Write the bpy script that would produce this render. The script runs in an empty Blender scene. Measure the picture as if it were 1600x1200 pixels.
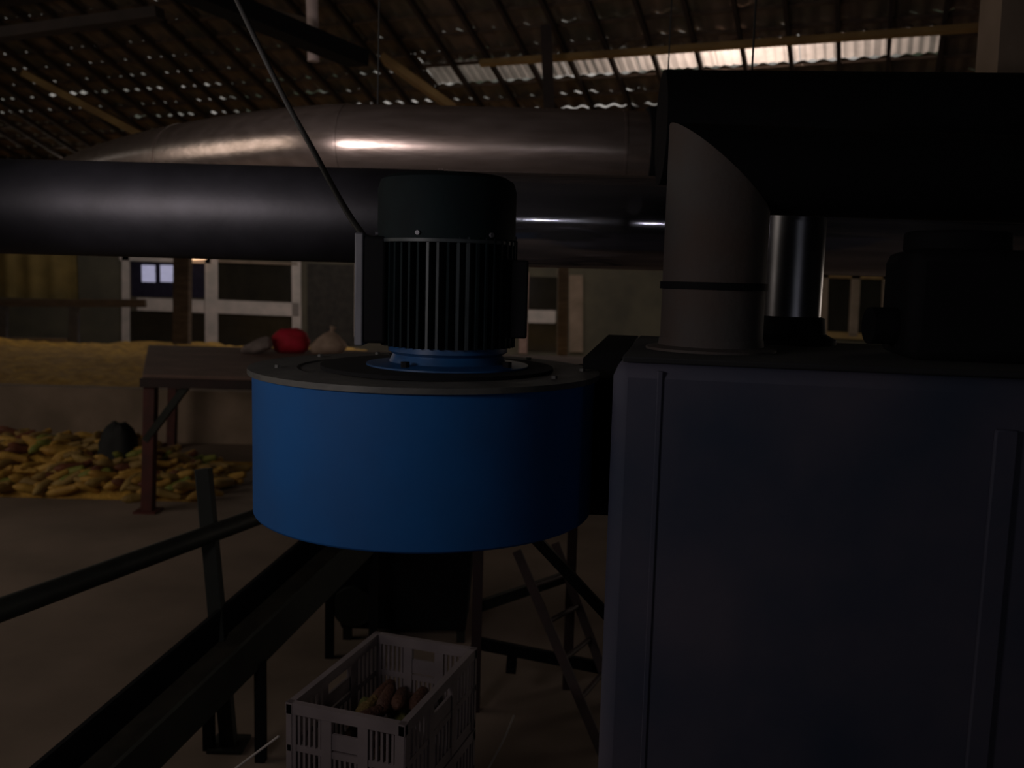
import bpy, math, random
from mathutils import Vector, Matrix, noise
random.seed(7)
SC = bpy.context.scene
COL = SC.collection
R = math.radians

# ------------------------------------------------------------------ camera
F = 1400.0
CAM = Vector((0, 0, 2.2))
pitch, roll = R(6.64), R(1.5)
fw = Vector((0, math.cos(pitch), -math.sin(pitch)))
r0 = Vector((1, 0, 0)); u0 = Vector((0, math.sin(pitch), math.cos(pitch)))
RT = r0 * math.cos(roll) + u0 * math.sin(roll)
UP = u0 * math.cos(roll) - r0 * math.sin(roll)
cam_data = bpy.data.cameras.new('camera')
cam_data.sensor_width = 36; cam_data.lens = 36 * F / 1600
cam_data.clip_start = 0.05; cam_data.clip_end = 200
cam = bpy.data.objects.new('camera', cam_data); COL.objects.link(cam)
cam.matrix_world = Matrix.Translation(CAM) @ Matrix((RT, UP, -fw)).transposed().to_4x4()
SC.camera = cam
cam_data.dof.use_dof = True; cam_data.dof.focus_distance = 2.4; cam_data.dof.aperture_fstop = 3.2

def P(px, py, D):
    """world point seen at pixel px,py of the 1600x1200 frame at world depth y = D"""
    d = fw + RT * ((px - 800) / F) + UP * ((600 - py) / F)
    return CAM + d * (D / d.y)

# ------------------------------------------------------------------ view + sky
vs = SC.view_settings
SC.display_settings.display_device = 'sRGB'
vs.view_transform = 'Standard'; vs.look = 'None'; vs.exposure = 0.0; vs.gamma = 1.0
vs.use_curve_mapping = False

world = bpy.data.worlds.new('evening_sky'); SC.world = world; world.use_nodes = True
wn = world.node_tree.nodes; wl = world.node_tree.links
bg = wn['Background']; bg.inputs['Strength'].default_value = 0.42
tc = wn.new('ShaderNodeTexCoord'); nz = wn.new('ShaderNodeTexNoise'); nz.inputs['Scale'].default_value = 9
rp = wn.new('ShaderNodeValToRGB')
rp.color_ramp.elements[0].position = 0.42; rp.color_ramp.elements[0].color = (0.07, 0.085, 0.055, 1)
rp.color_ramp.elements[1].position = 0.66; rp.color_ramp.elements[1].color = (1.0, 0.93, 0.86, 1)
wl.new(tc.outputs['Generated'], nz.inputs['Vector']); wl.new(nz.outputs['Fac'], rp.inputs['Fac'])
wl.new(rp.outputs['Color'], bg.inputs['Color'])

# ------------------------------------------------------------------ lights
def area(name, loc, target, sx, sy, power, color):
    l = bpy.data.lights.new(name, 'AREA'); l.shape = 'RECTANGLE'; l.size = sx; l.size_y = sy
    l.energy = power; l.color = color
    o = bpy.data.objects.new(name, l); COL.objects.link(o)
    o.location = loc
    o.rotation_euler = (Vector(target) - Vector(loc)).to_track_quat('-Z', 'Y').to_euler()
    return o
area('unseen_key_light', (-1.42, 0.9, 2.36), (-0.5, 3.4, 2.25), 0.60, 0.20, 7.5, (1.0, 0.90, 0.88))  # added key light left of the camera, unseen and without any opening
sl = bpy.data.lights.new('duct_highlight_spot', 'SPOT'); sl.energy = 130; sl.color = (1.0, 0.86, 0.82); sl.spot_size = R(62); sl.spot_blend = 0.9; sl.shadow_soft_size = 0.22  # unseen spot added to put the highlight on the silver duct
slo = bpy.data.objects.new('duct_highlight_spot', sl); COL.objects.link(slo); slo.location = (-1.80, 1.9, 2.64)
slo.rotation_euler = (Vector((-0.95, 4.5, 2.95)) - slo.location).to_track_quat('-Z', 'Y').to_euler()
area('duct_glint_light', (0.27, -3.0, 2.22), (0.1, 3, 2.4), 0.16, 0.12, 1.8, (0.92, 0.93, 1.0))  # small unseen source behind the camera, added for the lower duct's glint
area('duct_glint_light_right', (1.06, -0.6, 2.12), (0.5, 3.4, 2.4), 0.20, 0.09, 0.8, (0.92, 0.9, 1.0))  # second small unseen source, placed for the lower duct's right-hand glint
area('yard_daylight', (-4.0, 19.8, 5.7), (-4.0, 21.4, 0.6), 12.0, 1.6, 80.0, (1.0, 0.86, 0.80))
area('floor_fill_light', (6.2, 8.0, 2.0), (0.8, 4.6, 0.3), 1.6, 1.2, 18.0, (1.0, 0.84, 0.70))  # unseen fill added to brighten the floor below the blower
area('heap_fill_light', (-4.0, 18.4, 4.1), (-4.0, 14.5, 0.5), 13.0, 0.8, 80.0, (1.0, 0.86, 0.72))  # unseen fill hung below the eave, added to brighten the maize heap
area('roof_daylight', (2.9, 11.9, 6.5), (2.7, 11.6, 5.0), 0.6, 0.6, 80.0, (1.0, 0.84, 0.74))
area('shed_side_fill_light', (-7.6, 4.0, 3.2), (-2.0, 8.0, 0.2), 5.0, 2.2, 60.0, (1.0, 0.86, 0.72))  # wide unseen fill added at the left to lift floor and low wall

# ------------------------------------------------------------------ materials
def mat(name, c, c2=None, rough=0.6, metal=0.0, scale=6.0, bump=0.0, bscale=40.0, spec=0.5, stretch=(1, 1, 1), emit=None, es=0.0):
    m = bpy.data.materials.new(name); m.use_nodes = True
    n = m.node_tree.nodes; l = m.node_tree.links; b = n['Principled BSDF']
    b.inputs['Roughness'].default_value = rough; b.inputs['Metallic'].default_value = metal
    b.inputs['Specular IOR Level'].default_value = spec
    t = n.new('ShaderNodeTexCoord'); mp = n.new('ShaderNodeMapping'); mp.inputs['Scale'].default_value = stretch
    l.new(t.outputs['Object'], mp.inputs['Vector'])
    nt = n.new('ShaderNodeTexNoise'); nt.inputs['Scale'].default_value = scale; nt.inputs['Detail'].default_value = 6
    l.new(mp.outputs['Vector'], nt.inputs['Vector'])
    cr = n.new('ShaderNodeValToRGB')
    cr.color_ramp.elements[0].position = 0.35; cr.color_ramp.elements[1].position = 0.68
    c2 = c2 or tuple(x * 0.7 for x in c)
    cr.color_ramp.elements[0].color = (*c2, 1); cr.color_ramp.elements[1].color = (*c, 1)
    l.new(nt.outputs['Fac'], cr.inputs['Fac']); l.new(cr.outputs['Color'], b.inputs['Base Color'])
    if bump:
        n2 = n.new('ShaderNodeTexNoise'); n2.inputs['Scale'].default_value = bscale; n2.inputs['Detail'].default_value = 4
        l.new(mp.outputs['Vector'], n2.inputs['Vector'])
        bp = n.new('ShaderNodeBump'); bp.inputs['Strength'].default_value = bump; bp.inputs['Distance'].default_value = 0.02
        l.new(n2.outputs['Fac'], bp.inputs['Height']); l.new(bp.outputs['Normal'], b.inputs['Normal'])
    if emit:
        b.inputs['Emission Color'].default_value = (*emit, 1); b.inputs['Emission Strength'].default_value = es
    return m

M = {}
M['blue'] = mat('blue_paint', (0.004, 0.074, 0.25), (0.007, 0.064, 0.21), 0.7, 0, 5, 0.05, 18, spec=0.25)
M['blue_mount'] = mat('blue_mount_paint', (0.008, 0.065, 0.19), (0.006, 0.04, 0.12), 0.4, 0, 12)
M['fan_top'] = mat('dusty_dark_steel', (0.09, 0.086, 0.078), (0.045, 0.045, 0.044), 0.6, 0.1, 9, 0.1)
M['motor'] = mat('motor_dark_green', (0.0025, 0.009, 0.011), (0.0015, 0.005, 0.007), 0.75, 0.0, 9, 0.05, spec=0.2)
M['black'] = mat('black_paint', (0.005, 0.005, 0.006), (0.003, 0.003, 0.004), 0.85, 0, 5, spec=0.2)
M['fin_pale'] = mat('pale_fin_edge', (0.04, 0.05, 0.055), (0.02, 0.026, 0.03), 0.5, 0.2, 8)  # paler colour for a few front fins and the cowl rim
M['grey_metal'] = mat('grey_metal', (0.14, 0.14, 0.16), (0.10, 0.10, 0.115), 0.5, 0.3, 8)
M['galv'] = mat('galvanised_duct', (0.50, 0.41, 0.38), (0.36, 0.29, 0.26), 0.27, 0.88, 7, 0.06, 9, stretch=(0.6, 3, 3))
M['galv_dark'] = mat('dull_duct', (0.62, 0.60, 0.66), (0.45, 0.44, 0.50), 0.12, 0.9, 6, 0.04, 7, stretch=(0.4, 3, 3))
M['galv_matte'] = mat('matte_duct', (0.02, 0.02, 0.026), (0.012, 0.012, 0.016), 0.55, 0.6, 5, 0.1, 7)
M['riser'] = mat('riser_duct_rusty_grey', (0.065, 0.060, 0.058), (0.066, 0.046, 0.038), 0.85, 0.1, 5, 0.1)
M['chrome'] = mat('shiny_pipe', (0.20, 0.20, 0.22), (0.12, 0.12, 0.13), 0.32, 0.9, 5)
M['tank'] = mat('tank_blue_grey', (0.062, 0.056, 0.082), (0.022, 0.032, 0.062), 0.8, 0.0, 2.6, 0.08, 12)
M['tank_top'] = mat('tank_top_black', (0.012, 0.012, 0.014), None, 0.9)
M['floor'] = mat('dusty_concrete', (0.25, 0.185, 0.145), (0.15, 0.112, 0.086), 0.9, 0, 0.9, 0.15, 8)
M['brick'] = mat('dirty_plaster', (0.13, 0.115, 0.08), (0.08, 0.072, 0.055), 0.9, 0, 1.1, 0.1, 8)
M['darkwall'] = mat('dark_board', (0.045, 0.04, 0.034), (0.025, 0.022, 0.02), 0.9)
M['bin'] = mat('dusty_low_wall', (0.34, 0.25, 0.19), (0.22, 0.165, 0.12), 0.9, 0, 2.0, 0.2, 12)
M['cornheap'] = mat('yellow_grain', (0.62, 0.36, 0.06), (0.36, 0.20, 0.04), 0.8, 0, 6, 0.9, 25)
M['frame'] = mat('white_frame', (0.66, 0.57, 0.54), (0.48, 0.44, 0.42), 0.6, 0, 3)
M['pink'] = mat('pale_pink_post', (0.42, 0.28, 0.24), (0.30, 0.19, 0.16), 0.7)
M['glass'] = mat('window_glass', (0.030, 0.026, 0.020), (0.02, 0.018, 0.014), 0.15, 0, 2)
M['glass_blue'] = mat('window_glass_blue', (0.03, 0.028, 0.05), None, 0.15)
M['lit'] = mat('lit_pane', (0.5, 0.5, 0.6), None, 0.5, emit=(0.42, 0.42, 0.62), es=0.55)
M['lamp'] = mat('warm_lamp', (0.9, 0.7, 0.5), None, 0.5, emit=(1.0, 0.62, 0.36), es=1.7)
M['yellow'] = mat('yellow_sheet', (0.36, 0.28, 0.11), (0.25, 0.20, 0.08), 0.8, 0, 3)
M['wood'] = mat('brown_wood', (0.15, 0.11, 0.085), (0.09, 0.066, 0.052), 0.8, 0, 4, 0.2, 20, stretch=(1, 1, 4))
M['wood_board'] = mat('brown_board', (0.40, 0.26, 0.10), (0.28, 0.17, 0.07), 0.85, 0, 3)
M['deck'] = mat('brown_deck', (0.19, 0.115, 0.095), (0.13, 0.08, 0.066), 0.85, 0, 3, 0.2, 14)
M['redpost'] = mat('red_oxide_steel', (0.10, 0.022, 0.018), (0.055, 0.016, 0.014), 0.65, 0.1, 8)
M['darksteel'] = mat('dark_greenish_steel', (0.015, 0.018, 0.014), (0.009, 0.011, 0.009), 0.6, 0.2, 8)
M['trough'] = mat('dusty_trough', (0.06, 0.052, 0.036), (0.03, 0.027, 0.018), 0.8, 0.1, 8)
M['rustladder'] = mat('dark_red_steel', (0.035, 0.014, 0.014), (0.02, 0.01, 0.01), 0.7, 0.1, 8)
M['tile'] = mat('roof_tile', (0.20, 0.14, 0.105), (0.10, 0.09, 0.065), 0.85, 0, 1.6, 0.2, 14)
M['batten'] = mat('roof_batten', (0.14, 0.10, 0.075), (0.07, 0.05, 0.04), 0.85, 0, 5)
M['rafter'] = mat('roof_rafter', (0.045, 0.03, 0.026), (0.028, 0.02, 0.018), 0.85, 0, 5)
M['plaspale'] = mat('pale_pipe', (0.65, 0.52, 0.50), (0.48, 0.38, 0.36), 0.6)
M['crate'] = mat('grey_white_plastic', (0.20, 0.165, 0.17), (0.14, 0.115, 0.12), 0.55, 0, 5)
M['ear'] = mat('maize_yellow', (0.60, 0.36, 0.07), (0.42, 0.22, 0.04), 0.6, 0, 9, 0.5, 60)
M['ear_b'] = mat('maize_ochre', (0.42, 0.27, 0.07), (0.26, 0.16, 0.05), 0.65, 0, 9, 0.5, 60)
M['ear_green'] = mat('maize_green', (0.30, 0.28, 0.05), (0.16, 0.19, 0.03), 0.6, 0, 9, 0.5, 60)
M['ear_red'] = mat('maize_reddish', (0.22, 0.07, 0.03), (0.13, 0.045, 0.02), 0.6, 0, 9, 0.5, 60)
M['red'] = mat('red_cloth', (0.60, 0.010, 0.045), (0.42, 0.008, 0.02), 0.8, 0, 8)
M['sack'] = mat('pale_sack', (0.55, 0.40, 0.32), (0.38, 0.27, 0.21), 0.85, 0, 10, 0.4, 50)
M['sack_grey'] = mat('grey_sack', (0.30, 0.24, 0.23), (0.2, 0.16, 0.15), 0.85, 0, 10, 0.4, 50)
M['darksack'] = mat('dark_sack', (0.012, 0.013, 0.014), None, 0.8)
M['cable'] = mat('black_cable', (0.006, 0.006, 0.006), None, 0.6)
M['green'] = mat('green_leaf', (0.05, 0.12, 0.03), (0.02, 0.06, 0.015), 0.7)
M['twine'] = mat('pale_twine', (0.5, 0.45, 0.42), None, 0.8)
M['rubber'] = mat('black_rubber', (0.012, 0.012, 0.012), None, 0.8)

def translucent(name, c):
    m = bpy.data.materials.new(name); m.use_nodes = True
    n = m.node_tree.nodes; l = m.node_tree.links
    n.remove(n['Principled BSDF'])
    tr = n.new('ShaderNodeBsdfTranslucent')
    t = n.new('ShaderNodeTexCoord'); nt = n.new('ShaderNodeTexNoise'); nt.inputs['Scale'].default_value = 3.5
    cr = n.new('ShaderNodeValToRGB')
    cr.color_ramp.elements[0].position = 0.3; cr.color_ramp.elements[0].color = tuple(x * 0.7 for x in c) + (1,)
    cr.color_ramp.elements[1].position = 0.7; cr.color_ramp.elements[1].color = (*c, 1)
    l.new(t.outputs['Object'], nt.inputs['Vector']); l.new(nt.outputs['Fac'], cr.inputs['Fac'])
    l.new(cr.outputs['Color'], tr.inputs['Color']); l.new(tr.outputs['BSDF'], n['Material Output'].inputs['Surface'])
    return m
M['skylight'] = translucent('translucent_sheet', (0.42, 0.37, 0.34))

# ------------------------------------------------------------------ mesh builder
class MB:
    def __init__(s): s.v = []; s.f = []
    def add(s, vs_, fs):
        b = len(s.v); s.v += [Vector(v) for v in vs_]; s.f += [tuple(i + b for i in f) for f in fs]; return s
    def hexa(s, p):      # 8 corners, bottom 4 then top 4
        return s.add(p, [(3, 2, 1, 0), (4, 5, 6, 7), (0, 1, 5, 4), (1, 2, 6, 5), (2, 3, 7, 6), (3, 0, 4, 7)])
    def box(s, c, size, rz=0.0):
        cx, cy, cz = c; sx, sy, sz = [q / 2 for q in size]; ca, sa = math.cos(rz), math.sin(rz)
        def q(x, y, z): return (cx + x * ca - y * sa, cy + x * sa + y * ca, cz + z)
        return s.hexa([q(-sx, -sy, -sz), q(sx, -sy, -sz), q(sx, sy, -sz), q(-sx, sy, -sz), q(-sx, -sy, sz), q(sx, -sy, sz), q(sx, sy, sz), q(-sx, sy, sz)])
    def bar(s, a, b, w, h=None, up=(0, 0, 1)):
        a, b = Vector(a), Vector(b); h = h or w; d = (b - a).normalized(); up = Vector(up)
        x = d.cross(up)
        if x.length < 1e-3: x = d.cross(Vector((0, 1, 0)))
        x.normalize(); y = x.cross(d).normalized(); x = x * (w / 2); y = y * (h / 2)
        return s.hexa([a - x - y, a + x - y, b + x - y, b - x - y, a - x + y, a + x + y, b + x + y, b - x + y])
    def sweep(s, pts, rad, n=16, cap=True):
        pts = [Vector(p) for p in pts]; m = len(pts)
        rr = rad if isinstance(rad, (list, tuple)) else [rad] * m
        vs_, fs = [], []; prev = None
        for i, p in enumerate(pts):
            d = (pts[min(i + 1, m - 1)] - pts[max(i - 1, 0)]).normalized()
            if prev is None:
                x = d.orthogonal().normalized()
            else:
                x = (prev - d * prev.dot(d)).normalized()
            prev = x; y = d.cross(x)
            for k in range(n):
                a = 2 * math.pi * k / n; vs_.append(p + (x * math.cos(a) + y * math.sin(a)) * rr[i])
        for i in range(m - 1):
            for k in range(n):
                k2 = (k + 1) % n; fs.append((i * n + k, i * n + k2, (i + 1) * n + k2, (i + 1) * n + k))
        if cap: fs.append(tuple(reversed(range(n)))); fs.append(tuple((m - 1) * n + k for k in range(n)))
        return s.add(vs_, fs)
    def cyl(s, a, b, r, n=24): return s.sweep([a, b], r, n)
    def lathe(s, c, prof, n=48, closed=False):   # prof: (radius, z)
        c = Vector(c); vs_, fs = [], []
        for (r, z) in prof:
            for k in range(n):
                a = 2 * math.pi * k / n; vs_.append(c + Vector((r * math.cos(a), r * math.sin(a), z)))
        m = len(prof)
        for i in range(m - 1):
            for k in range(n):
                k2 = (k + 1) % n; fs.append((i * n + k, i * n + k2, (i + 1) * n + k2, (i + 1) * n + k))
        if closed:
            for k in range(n):
                k2 = (k + 1) % n; fs.append(((m - 1) * n + k, (m - 1) * n + k2, k2, k))
        else:
            fs.append(tuple(reversed(range(n)))); fs.append(tuple((m - 1) * n + k for k in range(n)))
        return s.add(vs_, fs)
    def prism(s, outline, z0, z1):
        n = len(outline)
        vs_ = [(x, y, z0) for x, y in outline] + [(x, y, z1) for x, y in outline]
        fs = [(i, (i + 1) % n, n + (i + 1) % n, n + i) for i in range(n)]
        fs += [tuple(reversed(range(n))), tuple(range(n, 2 * n))]
        return s.add(vs_, fs)

def build(name, mb, m, parent=None, bevel=0.0, smooth=True):
    off = Vector(parent['_o']) if parent is not None else Vector((0, 0, 0))
    me = bpy.data.meshes.new(name); me.from_pydata([v - off for v in mb.v], [], mb.f); me.update()
    me.materials.append(M[m] if isinstance(m, str) else m)
    if smooth: me.shade_smooth(); me.set_sharp_from_angle(angle=R(35))
    o = bpy.data.objects.new(name, me); COL.objects.link(o)
    if parent is not None: o.parent = parent
    if bevel:
        b = o.modifiers.new('bevel', 'BEVEL'); b.width = bevel; b.segments = 2; b.limit_method = 'ANGLE'
    return o
def part(name, mb, m, parent, **k):
    o = build(name, mb, m, parent, **k)
    o['_o'] = tuple(parent['_o']); return o
def tag(o, label=None, cat=None, group=None, kind=None):
    if label: o['label'] = label
    if cat: o['category'] = cat
    if group: o['group'] = group
    if kind: o['kind'] = kind
    return o
def empty(name, loc, label=None, cat=None, group=None, kind=None):
    o = bpy.data.objects.new(name, None); COL.objects.link(o); o.location = loc; o['_o'] = tuple(loc)
    o.empty_display_size = 0.1
    return tag(o, label, cat, group, kind)
def struct(name, mb, m, **k):
    o = build(name, mb, m, **k); o['kind'] = 'structure'; return o
def copy_tree(o, parent=None):
    c = o.copy(); COL.objects.link(c); c.parent = parent
    for ch in o.children: copy_tree(ch, c)
    return c
def ellipse_outline(cx, cy, r, n): return [(cx + r * math.cos(2 * math.pi * k / n), cy + r * math.sin(2 * math.pi * k / n)) for k in range(n)]

# ================================================================== SETTING
struct('floor', MB().box((0, 9, -0.05), (36, 34, 0.1)), 'floor')
struct('wall_back', MB().box((0, 24.3, 3.0), (36, 0.4, 6.2)), 'brick')
struct('wall_left', MB().box((-17.8, 8, 3.0), (0.3, 33, 6.2)), 'darkwall')
struct('wall_right', MB().box((17.8, 8, 3.0), (0.3, 33, 6.2)), 'darkwall')
struct('wall_rear', MB().box((0, -8.0, 4.5), (36, 0.3, 9.2)), 'darkwall')

FY = 24.08            # plane of the far facade
def PF(px, py): return P(px, py, FY)
def facade_bar(px0, py0, px1, py1, w, dep=0.09, y=FY):
    a = P(px0, py0, y); b = P(px1, py1, y)
    return MB().bar(a, b, dep, w, up=(0, 0, 1)) if abs(px1 - px0) > abs(py1 - py0) else MB().bar(a, b, w, dep, up=(0, 1, 0))
S = FY / F            # metres per pixel on the facade

def window(name, bars, panes, extra=None):
    w = empty(name, (PF(*panes[0][0][:2]).x, FY, 0), kind='structure')
    for (a, b, wd, m) in bars:
        part('window_frame', facade_bar(*a, *b, wd), m, w)
    for (p0, p1, m) in panes:
        a = PF(*p0); b = PF(*p1)
        part('pane', MB().box(((a.x + b.x) / 2, FY + 0.015, (a.z + b.z) / 2), (abs(a.x - b.x), 0.03, abs(a.z - b.z))), m, w)
    return w
w1 = window('window_1',
    [((197, 398), (197, 560), 0.20, 'frame'), ((188, 402), (330, 407), 0.17, 'frame'), ((331, 402), (331, 560), 0.34, 'frame'),
     ((215, 475), (320, 479), 0.34, 'frame')],
    [((204, 408), (322, 466), 'glass_blue'), ((204, 486), (322, 556), 'glass')])
for (x0, x1) in ((222, 243), (251, 272)):
    a = PF(x0, 414); b = PF(x1, 441)
    part('lit_pane', MB().box(((a.x + b.x) / 2, FY - 0.02, (a.z + b.z) / 2), (abs(a.x - b.x), 0.03, abs(a.z - b.z))), 'lit', w1)
w2 = window('window_2',
    [((340, 408), (466, 413), 0.06, 'bin'), ((463, 409), (464, 515), 0.24, 'frame'), ((341, 479), (468, 484), 0.36, 'frame')],
    [((341, 411), (458, 474), 'glass'), ((341, 490), (458, 560), 'glass')])
w3 = window('window_3',
    [((559, 412), (558, 526), 0.13, 'frame'), ((820, 425), (817, 552), 0.22, 'pink'), ((822, 494), (868, 495), 0.34, 'frame'),
     ((900, 430), (900, 550), 0.36, 'bin')],
    [((480, 412), (553, 540), 'darkwall'), ((826, 432), (870, 486), 'glass'), ((826, 502), (870, 550), 'glass')])
w4 = window('window_4',
    [((1289, 428), (1286, 526), 0.17, 'bin'), ((1337, 430), (1332, 526), 0.24, 'bin'), ((1386, 430), (1384, 496), 0.26, 'bin'),
     ((1286, 431), (1392, 434), 0.10, 'wood_board'), ((1284, 522), (1350, 526), 0.16, 'wood_board')],
    [((1293, 435), (1330, 519), 'glass'), ((1341, 436), (1380, 524), 'glass')])
struct('trim_1', MB().box((PF(1340, 380).x, FY - 0.05, PF(1340, 395).z), (2.4, 0.1, 1.1)), 'wood')

# lamp glowing at the head of the first window
lt = empty('wall_lamp', PF(308, 404), 'small warm glowing strip lamp at the head of the far white window', 'lamp')
lt['_o'] = tuple(PF(308, 404))
c = PF(308, 404)
part('lamp_housing', MB().box((c.x, FY - 0.10, c.z + 0.05), (0.66, 0.10, 0.05)), 'frame', lt)
part('lamp_tube', MB().cyl((c.x - 0.28, FY - 0.14, c.z - 0.01), (c.x + 0.28, FY - 0.14, c.z + 0.03), 0.045, 12), 'lamp', lt)

# ------------------------------------------------------------------ roof
RA = R(22); cs, sn = math.cos(RA), math.sin(RA)
O = Vector((1.77, 12.4, 5.0)); RD = Vector((cs, -sn, 0)); UD = Vector((-sn, -cs, 0.4)); NN = RD.cross(UD); NN = NN if NN.z > 0 else -NN; NN.normalize()
def RP(a, t, h=0.0): return O + RD * a + UD * t + NN * h
roof = empty('ceiling', (0, 8, 5), kind='structure')
PITCH = 0.36; T0 = 0.03
A0, A1 = -19.0, 12.0
SKY0, SKY1 = -3.2, 3.5
def tile_row(k, a0, a1, m='tile', name='tile_row', amp=0.024, lap=0.045, g0=0.024, extra=0.0):
    t0 = T0 + PITCH * k + extra; ph = random.uniform(0, 6.28) * 0.25
    n = int((a1 - a0) / 0.04); vs_ = []; fs = []
    for i in range(n + 1):
        a = a0 + (a1 - a0) * i / n
        # curved pan tiles, every tile slightly out of line
        ti = math.floor(a / 0.24)
        jit = noise.noise(Vector((ti * 3.7, k * 5.3, 0.3)))
        quiet = 1.0 if (k <= 1 and a < 0.5) or k <= -1 else (0.1 if k > 3 else 0.4)
        gap = 0.012 + (g0 - 0.012) * quiet + 0.050 * quiet * max(0, noise.noise(Vector((a * 0.45, k * 2.1, 7.7))) + 0.10) + 0.018 * jit
        cor = amp * math.cos(2 * math.pi * a / 0.24 + ph * 0.4)
        vs_.append(RP(a, t0 - lap + 0.02 * jit, gap + cor)); vs_.append(RP(a, t0 + PITCH - extra, cor * 0.9))
    for i in range(n): fs.append((2 * i, 2 * i + 2, 2 * i + 3, 2 * i + 1))
    return part(name, MB().add(vs_, fs), m, roof)
K0, K1 = -9, 22
for k in range(K0, K1):
    if k == 0:
        tile_row(k, A0, SKY0); tile_row(k, SKY1, A1)
        a = SKY0
        while a < SKY1 - 0.1:
            b = min(a + 1.02, SKY1)
            n = 26; vs_ = []; fs = []
            for i in range(n + 1):
                x = a + (b - a - 0.012) * i / n; cz = 0.012 * math.cos(x * 2 * math.pi / 0.12)
                vs_.append(RP(x, 0.03, 0.02 + cz)); vs_.append(RP(x, 0.52, 0.02 + cz))
            for i in range(n): fs.append((2 * i, 2 * i + 2, 2 * i + 3, 2 * i + 1))
            part('skylight_sheet', MB().add(vs_, fs), 'skylight', roof)
            a = b
    elif k == 1:
        tile_row(k, A0, SKY0); tile_row(k, SKY1, A1); tile_row(k, SKY0, SKY1, extra=0.13)
    else:
        tile_row(k, A0, A1)
for k in range(K0, K1):
    t = T0 + PITCH * k - 0.03
    if k == 1:
        part('batten', MB().bar(RP(A0, t, -0.035), RP(SKY0, t, -0.035), 0.045, 0.03, up=NN), 'batten', roof); part('batten', MB().bar(RP(SKY1, t, -0.035), RP(A1, t, -0.035), 0.045, 0.03, up=NN), 'batten', roof)
        t = 0.50; part('batten', MB().bar(RP(SKY0, t, -0.035), RP(SKY1, t, -0.035), 0.045, 0.03, up=NN), 'batten', roof); continue
    part('batten', MB().bar(RP(A0, t, -0.035), RP(A1, t, -0.035), 0.045, 0.03, up=NN), 'batten', roof)
a = -15.0
while a < 9:
    part('rafter', MB().bar(RP(a, T0 + PITCH * K0, -0.085), RP(a, T0 + PITCH * K1, -0.085), 0.05, 0.075, up=NN), 'rafter', roof)
    a += 0.56
# heavier purlins under the rafters
for (t, m, w_, h_, aa, ab) in ((0.66, 'wood_board', 0.08, 0.07, -2.2, 8.0), (2.7, 'rafter', 0.12, 0.16, -16, 9), (-1.7, 'rafter', 0.12, 0.16, -16, 9), (5.2, 'rafter', 0.12, 0.16, -16, 9)):
    part('purlin', MB().bar(RP(aa, t, -0.18), RP(ab, t, -0.18), w_, h_, up=NN), m, roof)
# ceiling behind the camera
top = RP(0, T0 + PITCH * K1, 0)
part('rear_deck', MB().add([RP(A0, T0 + PITCH * (K1 - 0.2)), RP(A1, T0 + PITCH * (K1 - 0.2)), (18, -8, 8.2), (-18, -8, 8.2), ], [(0, 1, 2, 3)]), 'darkwall', roof)

def beam(name, a, b, w, h, m, label):
    return tag(build(name, MB().bar(a, b, w, h, up=(0, 1, 0)), m), label, 'beam')
beam('roof_brace', P(45, 118, 13.5), P(262, 232, 13.5), 0.10, 0.40, 'wood_board', 'broad brown board slanting down across the upper left roof tiles')
beam('roof_brace', P(600, 92, 11.6), P(712, 172, 11.6), 0.08, 0.42, 'wood_board', 'short brown board slanting down behind the pipe, left of the bright skylight')
beam('roof_beam', P(250, -35, 6.6), P(560, 92, 8.6), 0.14, 0.24, 'black', 'thick black roof beam slanting down at the top left')
beam('roof_beam', P(-60, 62, 9.4), P(250, 20, 9.0), 0.10, 0.16, 'rafter', 'dark level roof beam in the upper left corner')
pp = empty('roof_pole', P(488, 95, 8.4), 'pale vertical pole hanging from the roof above the silver pipe', 'pole')
part('pole', MB().cyl(P(486, -60, 8.4), P(490, 96, 8.4), 0.055, 16), 'plaspale', pp)
part('bracket', MB().bar(P(378, 6, 8.4), P(484, 34, 8.4), 0.05, 0.05), 'batten', pp)
tag(build('roof_post', MB().bar(P(853, 40, 11.2), P(858, 170, 11.2), 0.13, 0.10, up=(0, 1, 0)), 'rafter'), 'dark upright roof post crossing the left end of the bright skylight', 'post')

# ================================================================== DUCTS
def duct(name, pts, r, m, label, cat='duct', n=40): 
    o = empty(name, pts[0], label, cat); return o
# upper silver duct
raw = [(60, 306, 8.4), (110, 286, 7.3), (160, 268, 6.5), (220, 255, 5.9), (290, 245, 5.45), (370, 238, 5.10), (450, 232, 4.86), (520, 229, 4.73), (600, 228, 4.69), (800, 228, 4.68), (1060, 229, 4.68)]
pts = [P(*q) for q in raw]
zc = pts[-1].z - 0.035
pts = [Vector((p.x, p.y, zc)) for p in pts]
def smooth_path(p, sub=5):
    out = []
    for i in range(len(p) - 1):
        a = p[max(i - 1, 0)]; b = p[i]; c_ = p[i + 1]; d = p[min(i + 2, len(p) - 1)]
        for k in range(sub):
            t = k / sub
            out.append(0.5 * ((2 * b) + (c_ - a) * t + (2 * a - 5 * b + 4 * c_ - d) * t * t + (3 * b - a - 3 * c_ + d) * t ** 3))
    out.append(p[-1]); return out
UPD = empty('exhaust_duct', pts[-1], 'silver round duct under the roof curving away to the left, highest of the ducts', 'duct')
sp = smooth_path(pts)
part('duct_tube', MB().sweep(sp, 0.205, 56), 'galv', UPD)
def ring(pathpt, dirv, r, w): return MB().cyl(pathpt - dirv * w / 2, pathpt + dirv * w / 2, r, 48)
for idx in (7 * 5 + 2, 4 * 5, 9 * 5 + 3):
    d = (sp[idx + 1] - sp[idx - 1]).normalized()
    part('seam_band', ring(sp[idx], d, 0.2085, 0.012), 'galv', UPD)
X = Vector((1, 0, 0))
pc = P(1008, 228, 4.68); pc.z = zc
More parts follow.
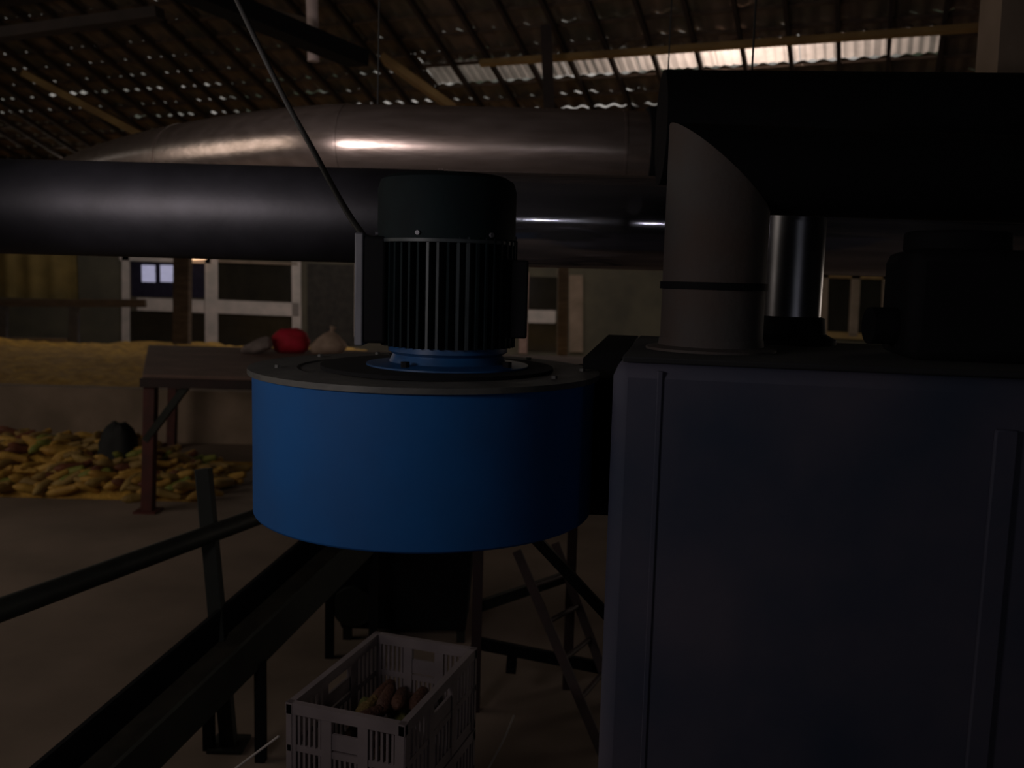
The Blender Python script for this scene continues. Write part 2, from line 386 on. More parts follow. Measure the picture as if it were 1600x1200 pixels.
part('end_flange', MB().cyl((pc.x, pc.y, zc), (pc.x + 0.10, pc.y, zc), 0.225, 48), 'black', UPD)
for px_ in (590, 1040):
    b_ = P(px_, 190, 4.72); zz = zc + 0.2
    part('hanger_wire', MB().cyl((b_.x, 4.72, zz - 0.02), (b_.x + 0.03, 4.72, 7.9), 0.004, 8), 'cable', UPD)
    
# lower dull duct
LY = 3.6
LOD = empty('lower_duct', P(300, 335, LY), 'dull dark round duct running level behind the motor, beneath the silver duct', 'duct')
zl = 2.2 + 0.235
def lowz(x): return zl
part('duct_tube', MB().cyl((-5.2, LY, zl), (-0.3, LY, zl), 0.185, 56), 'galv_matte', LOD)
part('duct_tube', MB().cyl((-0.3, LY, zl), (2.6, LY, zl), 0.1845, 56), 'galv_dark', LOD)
for x in (-0.3, 0.95):
    part('seam_band', ring(Vector((x, LY, zl)), X, 0.1885, 0.02), 'galv_dark', LOD)
for x in (-3.4, 0.9):
    part('hanger_wire', MB().cyl((x, LY, zl + 0.15), (x, LY, 8.1), 0.004, 8), 'cable', LOD)

# ================================================================== TANK
TA = R(-10.6); tc_, ts_ = math.cos(TA), math.sin(TA)
TO = P(958, 556, 2.0); TZ = TO.z
def TP(a, b, z): return Vector((TO.x + a * tc_ - b * ts_, TO.y + a * ts_ + b * tc_, z))
tank = empty('drying_tank', TP(0.7, 0.45, 0), 'large blue-grey sheet metal tank filling the lower right', 'tank')
W_, D_ = 1.45, 0.85
def tbox(a0, a1, b0, b1, z0, z1): return MB().hexa([TP(a0, b0, z0), TP(a1, b0, z0), TP(a1, b1, z0), TP(a0, b1, z0), TP(a0, b0, z1), TP(a1, b0, z1), TP(a1, b1, z1), TP(a0, b1, z1)])
part('body', tbox(0, W_, 0, D_, 0.0, TZ - 0.012), 'tank', tank, bevel=0.035)
part('top_plate', tbox(0.02, W_ - 0.02, 0.012, D_ - 0.02, TZ - 0.014, TZ), 'tank_top', tank, bevel=0.004)
part('seam_strip', tbox(0.80, 0.845, -0.010, 0.01, 0.02, TZ - 0.12), 'tank', tank, bevel=0.004)
part('corner_strip', tbox(0.10, 0.112, -0.005, 0.01, 0.02, TZ - 0.03), 'tank', tank, bevel=0.002)

# riser duct with elbow on the tank
rc = P(1112, 500, 2.27); rx, ry = rc.x, rc.y; RR = 0.127
zel = 2.47
rise = empty('riser_duct', (rx, ry, TZ), 'grey and rusty upright duct with an elbow standing on the tank', 'duct')
part('lower_tube', MB().cyl((rx, ry, TZ), (rx, ry, 2.195), RR, 48), 'riser', rise)
part('joint_band', MB().cyl((rx, ry, 2.188), (rx, ry, 2.206), RR + 0.006, 48), 'black', rise)
part('base_collar', MB().lathe((rx, ry, TZ), [(RR + 0.035, 0.0), (RR + 0.035, 0.006), (RR + 0.004, 0.012), (RR + 0.002, 0.03), (RR - .01, 0.03)], 48), 'riser', rise)
# mitred elbow turning to the right and slightly back
ms = 0.85; zm = 2.485; n_ = 48
vs_, fs = [], []
for k in range(n_):
    u = 2 * math.pi * k / n_; x, y = RR * math.cos(u), RR * math.sin(u)
    vs_ += [(rx + x, ry + y, 2.20), (rx + x, ry + y, zm - ms * x)]
for k in range(n_):
    k2 = (k + 1) % n_; fs.append((2 * k, 2 * k2, 2 * k2 + 1, 2 * k + 1))
part('elbow', MB().add(vs_, fs), 'riser', rise)
vs_, fs = [], []
for k in range(n_):
    u = 2 * math.pi * k / n_; x, y = RR * math.cos(u), RR * math.sin(u)
    a1 = Vector((rx + x * 1.015, ry + y * 1.015, zm - ms * x)); vs_ += [a1, Vector((rx + 1.3, ry + y + 0.25, zm - ms * x * 1.1 + 0.02))]
for k in range(n_):
    k2 = (k + 1) % n_; fs.append((2 * k, 2 * k2, 2 * k2 + 1, 2 * k + 1))
part('side_tube', MB().add(vs_, fs), 'black', rise)

# big dark header duct
hd = empty('header_duct', P(1020, 250, 3.15), 'huge black round header duct across the upper right under the roof', 'duct')
hc = P(1030, 262, 3.15)
part('header_tube', MB().cyl((hc.x + 0.0, 3.15, 2.728), (hc.x + 2.6, 3.02, 2.74), 0.19, 64), 'black', hd)
for x in (1.75,):
    part('hanger_wire', MB().cyl((hc.x + x, 3.1, 2.85), (hc.x + x, 3.1, 8.3), 0.005, 8), 'cable', hd)
# second, shiny upright pipe
sx = P(1240, 420, 2.62)
sp2 = empty('shiny_pipe', (sx.x, sx.y, TZ), 'shiny dark upright pipe on the tank, right of the rusty riser', 'pipe')
part('pipe_tube', MB().cyl((sx.x, sx.y, 2.09), (sx.x, sx.y, 2.45), 0.083, 40), 'chrome', sp2)
part('pipe_foot', MB().lathe((sx.x, sx.y, TZ), [(0.13, 0), (0.13, 0.015), (0.10, 0.03), (0.095, 0.075), (0.08, 0.08)], 40), 'black', sp2)
# dark motor on the tank, far right
dm = P(1500, 480, 2.2)
mo = empty('black_gearbox', (dm.x, dm.y, TZ), 'black boxy gearbox with a round cover on the tank at the right edge', 'gearbox')
part('housing', MB().box((dm.x + 0.03, dm.y, TZ + 0.13), (0.36, 0.30, 0.26), R(-10)), 'black', mo, bevel=0.03)
part('cover', MB().cyl((dm.x - 0.02, dm.y, TZ + 0.255), (dm.x - 0.02, dm.y, TZ + 0.305), 0.12, 32), 'black', mo, bevel=0.008)
part('shaft_stub', MB().cyl((dm.x - 0.22, dm.y, TZ + 0.075), (dm.x - 0.14, dm.y, TZ + 0.075), 0.045, 24), 'black', mo)
# pale column top right
pcx = P(1580, 40, 4.3)
tag(build('pale_column', MB().bar(P(1592, -80, 4.3), P(1572, 190, 4.3), 0.22, 0.2, up=(0, 1, 0)), 'bin'), 'pale grey-brown column rising to the roof at the top right corner', 'column')

# ================================================================== FAN
FX, FYc, FR = -0.231, 2.4, 0.452
ZT, ZB = 1.960, 1.583
fan = empty('centrifugal_fan', (FX, FYc, ZB), 'bright blue round blower with an upright dark motor on top, in the middle', 'fan')
# scroll outline with outlet pointing back right
N = 72; out = []
for k in range(N + 1):
    th = R(-60 - 300 * k / N)                     # clockwise from the lower right
    rad = FR * (1.0 + 0.02 * k / N)
    out.append((FX + rad * math.cos(th), FYc + rad * math.sin(th)))
out = ellipse_outline(FX, FYc, FR, 96)
part('housing', MB().prism(out, ZB, ZT - 0.012), 'blue', fan, bevel=0.006)
part('top_plate', MB().lathe((FX, FYc, ZT), [(FR + 0.012, -0.014), (FR + 0.012, 0.0), (0.34, 0.0), (0.335, -0.004)], 96), 'fan_top', fan)
part('inner_plate', MB().lathe((FX + 0.03, FYc, ZT), [(0.31, -0.002), (0.31, 0.008), (0.25, 0.010)], 72), 'black', fan)
part('outlet_box', MB().hexa([Vector(q) for q in ((FX + 0.20, FYc + 0.08, ZB + 0.01), (FX + 0.50, FYc + 0.02, ZB + 0.01), (FX + 0.75, FYc + 0.30, ZB + 0.01), (FX + 0.45, FYc + 0.44, ZB + 0.01),
      (FX + 0.20, FYc + 0.08, ZT - 0.02), (FX + 0.50, FYc + 0.02, ZT - 0.02), (FX + 0.75, FYc + 0.30, ZT - 0.02), (FX + 0.45, FYc + 0.44, ZT - 0.02))]), 'black', fan)
part('outlet_flange', MB().bar((FX + 0.47, FYc + 0.00, ZT + 0.02), (FX + 0.60, FYc + 0.60, ZT + 0.05), 0.10, 0.03), 'black', fan)
for (bx, by) in ((0.5 * 0.9, 0.0), (0.30, 0.33), (-0.2, 0.38), (-0.36, 0.24), (-0.40, -0.12), (0.36, -0.22)):
    part('bolt', MB().cyl((FX + bx * 0.93, FYc + by * 0.93, ZT - 0.002), (FX + bx * 0.93, FYc + by * 0.93, ZT + 0.008), 0.008, 6), 'fan_top', fan)
part('support_bracket', MB().bar((FX + 0.1, FYc + 0.12, ZB - 0.02), (TP(0.35, 0.4, 0).x, FYc + 0.12, ZB - 0.02), 0.07, 0.04).bar((FX + 0.2, FYc + 0.2, ZB - 0.03), (TO.x + 0.1, FYc + 0.2, ZB - 0.4), 0.03, 0.03), 'darksteel', fan)
# motor
MX, MY = P(702, 480, 2.4).x, 2.38
mtr = (MX, MY, ZT)
part('motor_foot', MB().lathe((MX, MY, ZT), [(0.215, 0.0), (0.215, 0.014), (0.155, 0.020), (0.145, 0.040), (0.158, 0.048), (0.158, 0.062), (0.13, 0.063)], 56), 'blue_mount', fan)
body = part('motor_body', MB().lathe((MX, MY, ZT), [(0.148, 0.055), (0.152, 0.06), (0.152, 0.345), (0.13, 0.345)], 48), 'motor', fan)
NF = 44
for k in range(NF):
    th = 2 * math.pi * k / NF + 0.05
    d = Vector((math.cos(th), math.sin(th), 0))
    c0 = Vector((MX, MY, ZT))
    part('cooling_fin', MB().bar(c0 + d * 0.163 + Vector((0, 0, 0.063)), c0 + d * 0.163 + Vector((0, 0, 0.340)), 0.0065, 0.030, up=d), 'fin_pale' if k in (31, 32, 34, 35) else 'motor', fan)
cowl = MB().lathe((MX - 0.008, MY, ZT), [(0.176, 0.328), (0.180, 0.331), (0.180, 0.465), (0.173, 0.487), (0.153, 0.499), (0.06, 0.503)], 64)
cw = part('fan_cowl', cowl, 'motor', fan)
part('cowl_edge', MB().lathe((MX - 0.008, MY, ZT), [(0.180, 0.326), (0.183, 0.327), (0.183, 0.335), (0.180, 0.336)], 64, closed=True), 'fin_pale', cw)
part('grille_cap', MB().lathe((MX - 0.008, MY, ZT), [(0.09, 0.503), (0.085, 0.507), (0.02, 0.508)], 40), 'black', cw)
for k in range(6):
    th = k * math.pi / 3 + 0.2
    part('cowl_screw', MB().cyl((MX - 0.008 + 0.178 * math.cos(th), MY + 0.178 * math.sin(th), ZT + 0.348), (MX - 0.008 + 0.186 * math.cos(th), MY + 0.186 * math.sin(th), ZT + 0.348), 0.006, 8), 'grey_metal', cw)
jb = part('terminal_box', MB().box((MX - 0.183, MY - 0.03, ZT + 0.205), (0.06, 0.15, 0.27)), 'black', fan, bevel=0.008)
part('box_cover', MB().box((MX - 0.220, MY - 0.03, ZT + 0.205), (0.022, 0.16, 0.285)), 'grey_metal', jb, bevel=0.004)
part('side_guard', MB().box((MX + 0.185, MY - 0.02, ZT + 0.19), (0.045, 0.12, 0.2)), 'black', fan, bevel=0.006)
for k in range(4):
    th = R(45 + 90 * k) + 0.25
    part('foot_bolt', MB().cyl((MX + 0.185 * math.cos(th), MY + 0.185 * math.sin(th), ZT + 0.010), (MX + 0.185 * math.cos(th), MY + 0.185 * math.sin(th), ZT + 0.030), 0.012, 6), 'black', fan)

cb = [P(300, -150, 3.6), P(370, 0, 3.4), P(440, 145, 3.2), P(488, 232, 3.0), P(520, 292, 2.8), P(548, 340, 2.6), P(572, 374, 2.42)]
tag(build('power_cable', MB().sweep(smooth_path(cb), 0.0095, 12), 'cable'), 'black cable slanting down from the roof to the motor terminal box', 'cable')

# ================================================================== MID GROUND
# low bin wall with grain heap behind
struct('wall_low', MB().box((-3.0, 11.5, 0.34), (22, 0.24, 0.68)), 'bin')
n1, n2 = 150, 50; vs_, fs = [], []
for j in range(n2 + 1):
    for i in range(n1 + 1):
        x = -14 + 20 * i / n1; y = 11.63 + 7 * j / n2
        e = min(1, j / 6) * min(1, (n2 - j) / 8) ; ex = min(1, i / 8) * min(1, (n1 - i) / 8)
        z = 0.58 + 0.16 * math.sin(min(1, j / (n2 * 0.4)) * math.pi / 2) + 0.10 * noise.noise(Vector((x * 0.55, y * 0.5, 1))) + 0.08 * noise.noise(Vector((x * 3, y * 3, 2))) + 0.06 * noise.noise(Vector((x * 9, y * 9, 2)))
        if x > -3: z -= 0.04 * (x + 3)
        z = z * min(1, (n2 - j) / 6) * min(1, i / 6) * min(1, (n1 - i) / 6)
        vs_.append((x, y, max(z, 0.0)))
for j in range(n2):
    for i in range(n1):
        q = j * (n1 + 1) + i; fs.append((q, q + 1, q + n1 + 2, q + n1 + 1))
heap = build('maize_heap', MB().add(vs_, fs), 'cornheap')
tag(heap, 'long yellow heap of maize grain behind the low wall at the left', 'maize', kind='stuff')

# wooden raised platform with red post
PZ = 1.27
pf = empty('work_platform', P(212, 808, 8.0), 'raised brown platform on a red post behind the blue blower', 'platform')
pf['_o'] = (pf.location.x, pf.location.y, pf.location.z)
px0 = P(222, 580, 8.0).x
pts4 = [(px0, 8.0), (4.6, 8.0), (4.6, 11.2), (P(232, 560, 11.2).x, 11.2)]
part('deck', MB().prism(pts4, PZ - 0.06, PZ), 'deck', pf, bevel=0.01)
part('edge_beam', MB().bar((px0, 7.97, PZ - 0.07), (4.6, 7.97, PZ - 0.07), 0.06, 0.08), 'rustladder', pf)
foot = P(212, 806, 8.0)
def leg(x, y): 
    lg = part('leg', MB().bar((x, y, 0), (x + 0.05, y, PZ - 0.1), 0.10, 0.10, up=(0, 1, 0)), 'redpost', pf)
    part('foot_plate', MB().box((x, y, 0.01), (0.2, 0.2, 0.02)), 'redpost', lg)
leg(px0 + 0.02, 8.02); leg(px0 - 0.9, 11.0); leg(0.2, 8.02); leg(0.2, 11.0); leg(4.4, 8.02); leg(4.4, 11.0)
part('brace', MB().bar(P(228, 688, 8.0), P(294, 600, 8.0), 0.06, 0.07, up=(0, 1, 0)), 'darksteel', pf)
part('brace', MB().bar((0.25, 8.0, 0.65), (-0.2, 8.0, PZ - 0.15), 0.06, 0.07, up=(0, 1, 0)), 'darksteel', pf)

def blob(name, c, size, m, label, cat, seed=0, top=0.6, tilt=0.0, kind=None):
    mb = MB(); vs_, fs = [], []; n, q = 28, 18
    for j in range(q + 1):
        v = j / q * math.pi - math.pi / 2
        for i in range(n):
            u = 2 * math.pi * i / n
            d = Vector((math.cos(u) * math.cos(v), math.sin(u) * math.cos(v), math.sin(v)))
            k = abs(d.x) ** 3 + abs(d.y) ** 3 + abs(d.z) ** 3; d = d / (k ** (1 / 3))
            tap = 1 - (1 - top) * max(0, (d.z + 0.2)) / 1.2
            w = 1 + 0.10 * noise.noise(d * 2.0 + Vector((seed, 0, 0))) + 0.05 * noise.noise(d * 6 + Vector((seed, 3, 0)))
            zz = max(d.z * w, -0.98)
            vs_.append((c[0] + size[0] / 2 * d.x * w * tap + tilt * zz * size[2] / 2, c[1] + size[1] / 2 * d.y * w * tap, c[2] + size[2] / 2 * (zz + 0.98)))
    for j in range(q):
        for i in range(n):
            i2 = (i + 1) % n; fs.append((j * n + i, j * n + i2, (j + 1) * n + i2, (j + 1) * n + i))
    return tag(build(name, mb.add(vs_, fs), m), label, cat)
a_ = P(455, 546, 10.6); blob('red_bundle', (a_.x, 10.6, PZ), (0.44, 0.3, 0.29), 'red', 'bright red cloth bundle on the brown platform', 'bundle', 1, 0.85)
a_ = P(514, 546, 10.5); s_ = blob('cloth_sack', (a_.x, 10.5, PZ), (0.42, 0.32, 0.27), 'sack', 'cream sack with a tied neck on the platform, right of the red bundle', 'sack', 4, 0.35, 0.15)
s_['_o'] = (0, 0, 0)
part('sack_neck', MB().sweep([(a_.x + 0.03, 10.5, PZ + 0.23), (a_.x + 0.035, 10.5, PZ + 0.28), (a_.x + 0.05, 10.5, PZ + 0.33)], [0.05, 0.02, 0.04], 12), 'sack', s_)
a_ = P(405, 548, 10.4); blob('cloth_sack', (a_.x, 10.4, PZ), (0.32, 0.25, 0.20), 'sack_grey', 'small grey sack slumped on the platform, left of the red bundle', 'sack', 9, 0.4, 0.9)
# dark sack beside the post
a_ = P(180, 765, 8.9); blob('dark_sack', (a_.x, 9.0, 0.0), (0.40, 0.36, 0.66), 'darksack', 'black upright sack standing in the yellow cobs left of the red post', 'sack', 12, 0.75)

# structures in front of the far windows
tag(build('timber_post', MB().bar(P(286, 360, 17.5), P(284, 585, 17.5), 0.30, 0.2, up=(0, 1, 0)), 'wood'), 'brown timber post standing in front of the far white window', 'post')
tag(build('timber_post', MB().bar(P(880, 395, 17.5), P(878, 590, 17.5), 0.20, 0.18, up=(0, 1, 0)), 'wood'), 'dark narrow timber post right of the motor, before the far windows', 'post')
fr = empty('yellow_awning', P(60, 430, 19), 'yellow sheet hung on a dark rail at the far left', 'sheet')
fr['_o'] = tuple(P(60, 430, 19)); fr.location = P(60, 430, 19)
a_ = P(-90, 385, 19); b_ = P(123, 468, 19)
vs_, fs = [], []; n = 40
for i in range(n + 1):
    x = a_.x + (b_.x - a_.x) * i / n; yy = 19 + 0.05 * math.sin(i * 0.9)
    vs_ += [(x, yy, a_.z + 0.02 * math.sin(i)), (x, yy + 0.01, b_.z), (x, yy + 0.04, a_.z + 0.02 * math.sin(i)), (x, yy + 0.05, b_.z)]
for i in range(n):
    q = 4 * i; fs += [(q, q + 4, q + 5, q + 1), (q + 2, q + 3, q + 7, q + 6), (q, q + 2, q + 6, q + 4), (q + 1, q + 5, q + 7, q + 3)]
part('sheet', MB().add(vs_, fs), 'yellow', fr)
part('rail', MB().bar(P(-90, 473, 18.8), P(228, 474, 18.8), 0.10, 0.16), 'wood', fr)
for x_ in (4, 116):
    part('rail_post', MB().bar(P(x_, 478, 18.8), P(x_, 640, 18.8), 0.20, 0.10, up=(0, 1, 0)), 'grey_metal', fr)
part('shelf_board', MB().bar(P(-60, 535, 18.75), P(105, 537, 18.75), 0.10, 0.22), 'bin', fr)

# maize ears heap
def ear_mesh(seed, m):
    rnd = random.Random(seed); mb = MB(); n, q = 12, 14; vs_, fs = [], []
    L = 0.24; r = 0.036; bend = rnd.uniform(-0.02, 0.02)
    for j in range(q + 1):
        t = j / q; rad = r * (math.sin(min(1, t * 3.0 + 0.12) * math.pi / 2)) * (1 - 0.55 * max(0, t - 0.35) ** 1.3) * (0.05 if j == q else 1)
        for i in range(n):
            u = 2 * math.pi * i / n; k = 1 + 0.07 * ((i % 2) * 2 - 1) * ((j % 2) * 2 - 1)
            vs_.append(((t - 0.5) * L, rad * k * math.cos(u) + bend * math.sin(t * 3.1), rad * k * math.sin(u)))
    for j in range(q):
        for i in range(n):
            i2 = (i + 1) % n; fs.append((j * n + i, j * n + i2, (j + 1) * n + i2, (j + 1) * n + i))
    fs.append(tuple(reversed(range(n)))); fs.append(tuple(q * n + k for k in range(n)))
    mb.add(vs_, fs)
    me = bpy.data.meshes.new('maize_ear'); me.from_pydata([tuple(v) for v in mb.v], [], mb.f); me.update(); me.shade_smooth(); me.materials.append(M[m])
    return me
EM = [ear_mesh(1, 'ear'), ear_mesh(2, 'ear_b'), ear_mesh(3, 'ear'), ear_mesh(4, 'ear_green'), ear_mesh(5, 'ear_red')]
M['dimmed_a'] = mat('dimmed_maize', (0.20, 0.13, 0.04), (0.12, 0.08, 0.025), 0.7, 0, 9, 0.5, 60)  # maize colours darkened, so the crate's dimness is put into the cobs
M['dimmed_b'] = mat('dimmed_red_maize', (0.11, 0.045, 0.025), (0.07, 0.03, 0.02), 0.7, 0, 9, 0.5, 60)
M['dimmed_c'] = mat('dimmed_green_maize', (0.13, 0.12, 0.03), (0.08, 0.09, 0.02), 0.7, 0, 9, 0.5, 60)
EMD = [ear_mesh(11, 'dimmed_a'), ear_mesh(12, 'dimmed_b'), ear_mesh(13, 'dimmed_c')]
def add_ear(loc, rot, me, scale, label, group):
    o = bpy.data.objects.new('maize_ear', me); COL.objects.link(o); o.location = loc; o.rotation_euler = rot; o.scale = (scale,) * 3
    return tag(o, label, 'maize ear', group)
rnd = random.Random(11)
hx0, hx1 = -5.6, -2.95
def heap_h(x, y):
    cx = (x - hx0) / (hx1 - hx0)
    e = max(0, 1 - ((y - 9.35) / 0.95) ** 2) * min(1, max(0, (1 - cx) * 2.6)) * (0.85 + 0.3 * noise.noise(Vector((x * 2, y * 2, 5))))
    return 0.42 * e
base_v, base_f = [], []; nn, mm = 60, 26
for j in range(mm + 1):
    for i in range(nn + 1):
        x = hx0 + (hx1 - hx0) * i / nn; y = 8.4 + 1.9 * j / mm
        base_v.append((x, y, max(0.002, heap_h(x, y) - 0.03 + 0.03 * noise.noise(Vector((x * 12, y * 12, 0))))))
for j in range(mm):
    for i in range(nn):
        q = j * (nn + 1) + i; base_f.append((q, q + 1, q + nn + 2, q + nn + 1))
tag(build('maize_heap', MB().add(base_v, base_f), 'cornheap'), 'inner mass of the nearer cob heap beside the red post', 'maize', kind='stuff')
cnt = 0
while cnt < 290:
    x = rnd.uniform(hx0, hx1 + 0.1); y = 8.35 + 1.15 * rnd.random() ** 1.2
    h = heap_h(x, y)
    if h < 0.02 and rnd.random() < 0.75: continue
    me = EM[rnd.choice([0, 0, 1, 1, 2, 3, 4])] if h > 0.05 else EM[rnd.choice([0, 1, 2])]
    add_ear((x, y, h + 0.045 + rnd.uniform(0, 0.05)), (rnd.uniform(0, 6), rnd.uniform(-0.45, 0.45), rnd.uniform(0.1, 1.3)), me, rnd.uniform(0.95, 1.35),
            'yellow maize cob in the low heap on the floor beside the red post', 'maize cobs heaped on the floor at the left')
    cnt += 1

# ---------------------------------------------------------------- railing, near left
rail = empty('guard_rail', P(340, 1130, 4.1), 'dark steel guard rail with a leaning post, left of the blower', 'railing')
rail['_o'] = tuple(rail.location)
def at_z(px, py, z):
    d = fw + RT * ((px - 800) / F) + UP * ((600 - py) / F); return CAM + d * ((z - CAM.z) / d.z)
ra, rb_ = at_z(-60, 975, 1.0), at_z(400, 808, 1.0)
rd = (rb_ - ra)
part('rail_bar', MB().sweep([ra - rd * 0.25, rb_ + rd * 1.1], 0.043, 20), 'darksteel', rail)
pt_ = P(318, 732, 4.12); pb = at_z(358, 1165, 0.0)
part('rail_post', MB().bar(pt_, Vector((pb.x, pb.y, 0)), 0.068, 0.06, up=(0, 1, 0)), 'darksteel', rail, bevel=0.004)
part('post_foot', MB().box((pb.x, pb.y, 0.008), (0.16, 0.16, 0.016)), 'darksteel', rail)
# inclined trough
ca, cb_ = P(150, 1230, 3.1), P(560, 842, 5.0)
ca = ca - (cb_ - ca) * 0.3
tro = empty('inclined_trough', ca, 'dark inclined conveyor trough passing below the blower', 'conveyor')
dd = (cb_ - ca).normalized(); side = dd.cross(Vector((0, 0, 1))).normalized()
part('trough_floor', MB().bar(ca, cb_, 0.28, 0.02), 'trough', tro)
for s_ in (-1, 1):
    part('trough_side', MB().bar(ca + side * 0.14 * s_ + Vector((0, 0, 0.07)), cb_ + side * 0.14 * s_ + Vector((0, 0, 0.07)), 0.02, 0.17), 'darksteel' if s_ > 0 else 'black', tro)
for t in (0.55, 0.97):
    q = ca.lerp(cb_, t)
    for s_ in (-1, 1):
        if q.z > 0.1: part('leg', MB().bar(q + side * 0.14 * s_, Vector((q.x, q.y, 0)) + side * 0.14 * s_, 0.045, 0.045, up=(0, 1, 0)), 'black', tro)
part('drive_roller', MB().cyl(cb_ - side * 0.13, cb_ + side * 0.13, 0.09, 24), 'black', tro)

hp_ = P(640, 930, 5.2)
hop = empty('dark_filler_machine', (hp_.x, 5.4, 0), 'black hopper-like machine on legs, added to fill the dark under the blower', 'machine')  # invented dark machine that fills the dark area below the blower
x0_, x1_ = P(476, 900, 5.2).x, P(742, 900, 5.2).x; zb_ = P(640, 985, 5.2).z
part('hopper', MB().hexa([(x0_ + .22, 5.2, zb_), (x1_ - .05, 5.2, zb_), (x1_ - .05, 5.8, zb_), (x0_ + .22, 5.8, zb_), (x0_, 5.15, 0.86), (x1_, 5.15, 0.86), (x1_, 5.9, 0.86), (x0_, 5.9, 0.86)]), 'black', hop, bevel=0.01)
part('hopper_rim', MB().bar((x0_ - .03, 5.14, 0.86), (x1_ + .03, 5.14, 0.86), 0.04, 0.05).bar((x0_ - .03, 5.91, 0.86), (x1_ + .03, 5.91, 0.86), 0.04, 0.05), 'trough', hop)
for (x_, y_) in ((x0_ + .25, 5.25), (x1_ - .08, 5.25), (x0_ + .25, 5.75), (x1_ - .08, 5.75)):
    part('leg', MB().bar((x_, y_, 0), (x_, y_, zb_ + .05), 0.05, 0.05, up=(0, 1, 0)), 'darksteel', hop)
part('pulley', MB().cyl((x0_ + .3, 5.13, zb_ + .16), (x0_ + .3, 5.18, zb_ + .16), 0.12, 32), 'darksteel', hop)

# ---------------------------------------------------------------- steel stand & ladder right
lad = empty('ladder', at_z(965, 1225, 0.0), 'dark red steel ladder leaning beside the tank', 'ladder')
lad['_o'] = tuple(lad.location)
A_t, A_b = P(808, 862, 4.4), at_z(962, 1225, 0.0)
B_t, B_b = P(868, 850, 4.75), at_z(985, 1165, 0.0)
part('stile', MB().bar(A_t, A_b, 0.045, 0.03, up=(0, 1, 0)), 'rustladder', lad)
part('stile', MB().bar(B_t, B_b, 0.045, 0.03, up=(0, 1, 0)), 'rustladder', lad)
for k in range(1, 6):
    t = k / 6 ; part('rung', MB().cyl(A_t.lerp(A_b, t), B_t.lerp(B_b, t), 0.013, 12), 'rustladder', lad)
st = empty('steel_stand', at_z(745, 1110, 0.0), 'dark angle-iron stand between the blower and the ladder', 'stand')
st['_o'] = tuple(st.location)
s1 = at_z(742, 1110, 0.0); s2 = at_z(886, 1075, 0.0)
for q, top_ in ((s1, 1.35), (s2, 1.35)):
    part('leg', MB().bar(q, (q.x, q.y, top_), 0.05, 0.05, up=(0, 1, 0)), 'rustladder', st)
def onl(q, y_pix, px): return P(px, y_pix, q.y)
part('cross_bar', MB().bar(P(740, 950, s1.y), P(888, 900, s2.y), 0.03, 0.055), 'darksteel', st)
part('cross_bar', MB().bar(P(738, 1003, s1.y), P(965, 1048, s1.y + 0.1), 0.03, 0.06), 'black', st)
part('cross_bar', MB().bar(P(800, 1030, s1.y - 0.02), P(798, 1048, s1.y - 0.02), 0.05, 0.07, up=(0, 1, 0)), 'black', st)
s3 = P(955, 1048, s1.y + 0.1)
part('leg', MB().bar((s3.x, s3.y, 0), (s3.x, s3.y, 1.3), 0.05, 0.05, up=(0, 1, 0)), 'rustladder', st)
part('top_bar', MB().bar((s1.x, s1.y, 1.35), (s3.x, s3.y, 1.3), 0.05, 0.05), 'rustladder', st)
part('top_bar', MB().bar((s1.x, s1.y, 1.33), (s2.x, s2.y, 1.33), 0.05, 0.05), 'rustladder', st)

a_ = at_z(965, 1225, 0.0); blob('white_sack', (a_.x + 0.02, a_.y - 0.18, 0.0), (0.26, 0.22, 0.24), 'sack_grey', 'pale sack on the floor at the foot of the tank and ladder', 'sack', 20, 0.5)

# ---------------------------------------------------------------- crates
CW, CL, CH = 0.40, 0.60, 0.30
def crate_wall(L, H, t):
    """perforated wall in local x (length) / z; returns MB of a slotted panel centred on x, thickness along y"""
    mb = MB(); mb.box((0, 0, H - 0.0175), (L, t * 1.8, 0.035)); mb.box((0, 0, 0.02), (L, t, 0.04))
    nb = 3; bw = 0.034; cell = (L - bw) / nb
    for i in range(nb + 1): mb.box((-L / 2 + bw / 2 + i * cell, 0, H / 2), (bw, t * 1.5, H - 0.01))
    mb.box((0, 0, H * 0.52), (L, t, 0.020))
    for i in range(nb):
        x0 = -L / 2 + bw + i * cell; w = cell - bw; ns = 5
        for s_ in range(ns):
            xx = x0 + w * (s_ + 0.5) / ns
            for (z0, z1) in ((0.04, H * 0.52), (H * 0.52, H - 0.03)):
                if nb == 3 and i == 1 and z0 > 0.1: continue
                mb.box((xx, 0, (z0 + z1) / 2), (w / ns * 0.45, t * 0.8, z1 - z0))
        if i == 1:   # hand hole with solid board below it
            mb.box((x0 + w / 2, 0, H * 0.66), (w, t * 0.8, 0.05))
            mb.box((x0 + w / 2, 0, H * 0.93), (w, t, 0.03))
    return mb
def place(mb, loc, rz):
    m = Matrix.Translation(loc) @ Matrix.Rotation(rz, 4, 'Z'); mb.v = [m @ v for v in mb.v]; return mb
def make_crate():
    o = empty('plastic_crate', (0, 0, 0)); t = 0.012
    part('end_wall', place(crate_wall(CW, CH, t), (0, -CL / 2 + t, 0), 0), 'crate', o, smooth=False)
    part('end_wall', place(crate_wall(CW, CH, t), (0, CL / 2 - t, 0), 0), 'crate', o, smooth=False)
    part('side_wall', place(crate_wall(CL, CH, t), (-CW / 2 + t, 0, 0), R(90)), 'crate', o, smooth=False)
    part('side_wall', place(crate_wall(CL, CH, t), (CW / 2 - t, 0, 0), R(90)), 'crate', o, smooth=False)
    part('crate_floor', MB().box((0, 0, 0.008), (CW - 0.02, CL - 0.02, 0.012)), 'crate', o)
    return o
FL, FRt = at_z(437, 1093, 0.905), at_z(640, 1122, 0.905)
BL = at_z(580, 990, 0.905); BR = at_z(757, 1017, 0.905)
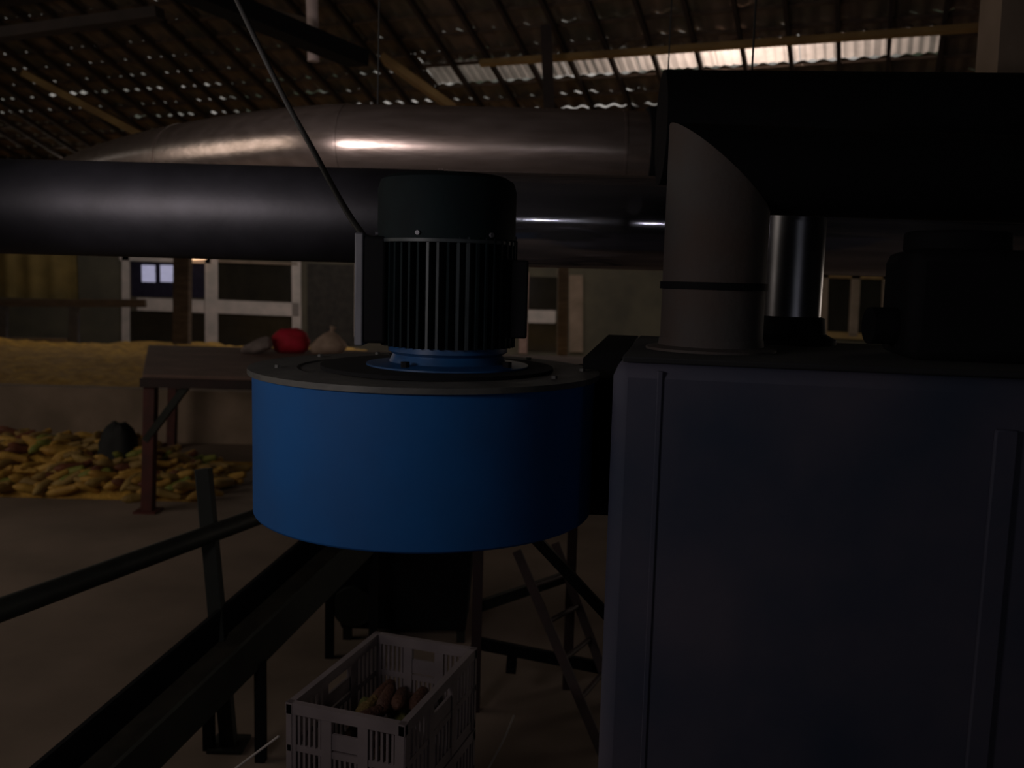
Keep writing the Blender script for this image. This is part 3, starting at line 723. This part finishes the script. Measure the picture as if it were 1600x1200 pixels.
cen = (FL + FRt + BL + BR) / 4
ang = math.atan2((FRt - FL).y + (BR - BL).y, (FRt - FL).x + (BR - BL).x)
ang2 = math.atan2((BL - FL).y + (BR - FRt).y, (BL - FL).x + (BR - FRt).x) - math.pi / 2
print('crate', (FRt - FL).length, (BR - BL).length, (BL - FL).length, (BR - FRt).length, math.degrees(ang), math.degrees(ang2))
ang = (ang + ang2) / 2
c0 = make_crate()
tag(c0, 'white slotted plastic crate holding maize cobs, top of the stack', 'crate', 'stacked plastic crates')
c0.location = (cen.x, cen.y, 0.604); c0.rotation_euler.z = ang
c1 = copy_tree(c0); c1.location = (cen.x, cen.y, 0.302); c1['label'] = 'white slotted plastic crate directly under the top one'
c2 = copy_tree(c0); c2.location = (cen.x, cen.y, 0.0); c2['label'] = 'lowest white plastic crate of the stack, on the floor'
rm = Matrix.Translation((cen.x, cen.y, 0.604)) @ Matrix.Rotation(ang, 4, 'Z')
rnd = random.Random(5)
for k in range(34):
    lx, ly = rnd.uniform(-0.11, 0.11), rnd.uniform(-0.19, 0.19)
    layer = k // 12
    hz = 0.055 + 0.05 * layer + (0.03 * (1 - abs(lx) / 0.13) if layer == 2 else 0)
    w = rm @ Vector((lx, ly, hz))
    yaw = rnd.uniform(-0.5, 0.5) + (math.pi / 2) + ang
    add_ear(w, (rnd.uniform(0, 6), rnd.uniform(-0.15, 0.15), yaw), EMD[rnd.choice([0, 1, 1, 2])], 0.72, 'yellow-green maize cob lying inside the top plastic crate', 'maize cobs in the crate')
tag(build('twine', MB().sweep(smooth_path([at_z(350, 1215, 0.55), at_z(385, 1188, 0.62), at_z(436, 1150, 0.72)]), 0.004, 8), 'twine'), 'thin pale twine tied to the left corner of the top crate', 'twine')
tag(build('twine', MB().sweep(smooth_path([at_z(803, 1118, 0.55), at_z(785, 1160, 0.5), at_z(755, 1215, 0.42)]), 0.004, 8), 'twine'), 'thin pale twine hanging right of the crates', 'twine')

for o in list(bpy.data.objects):
    if '_o' in o: del o['_o']
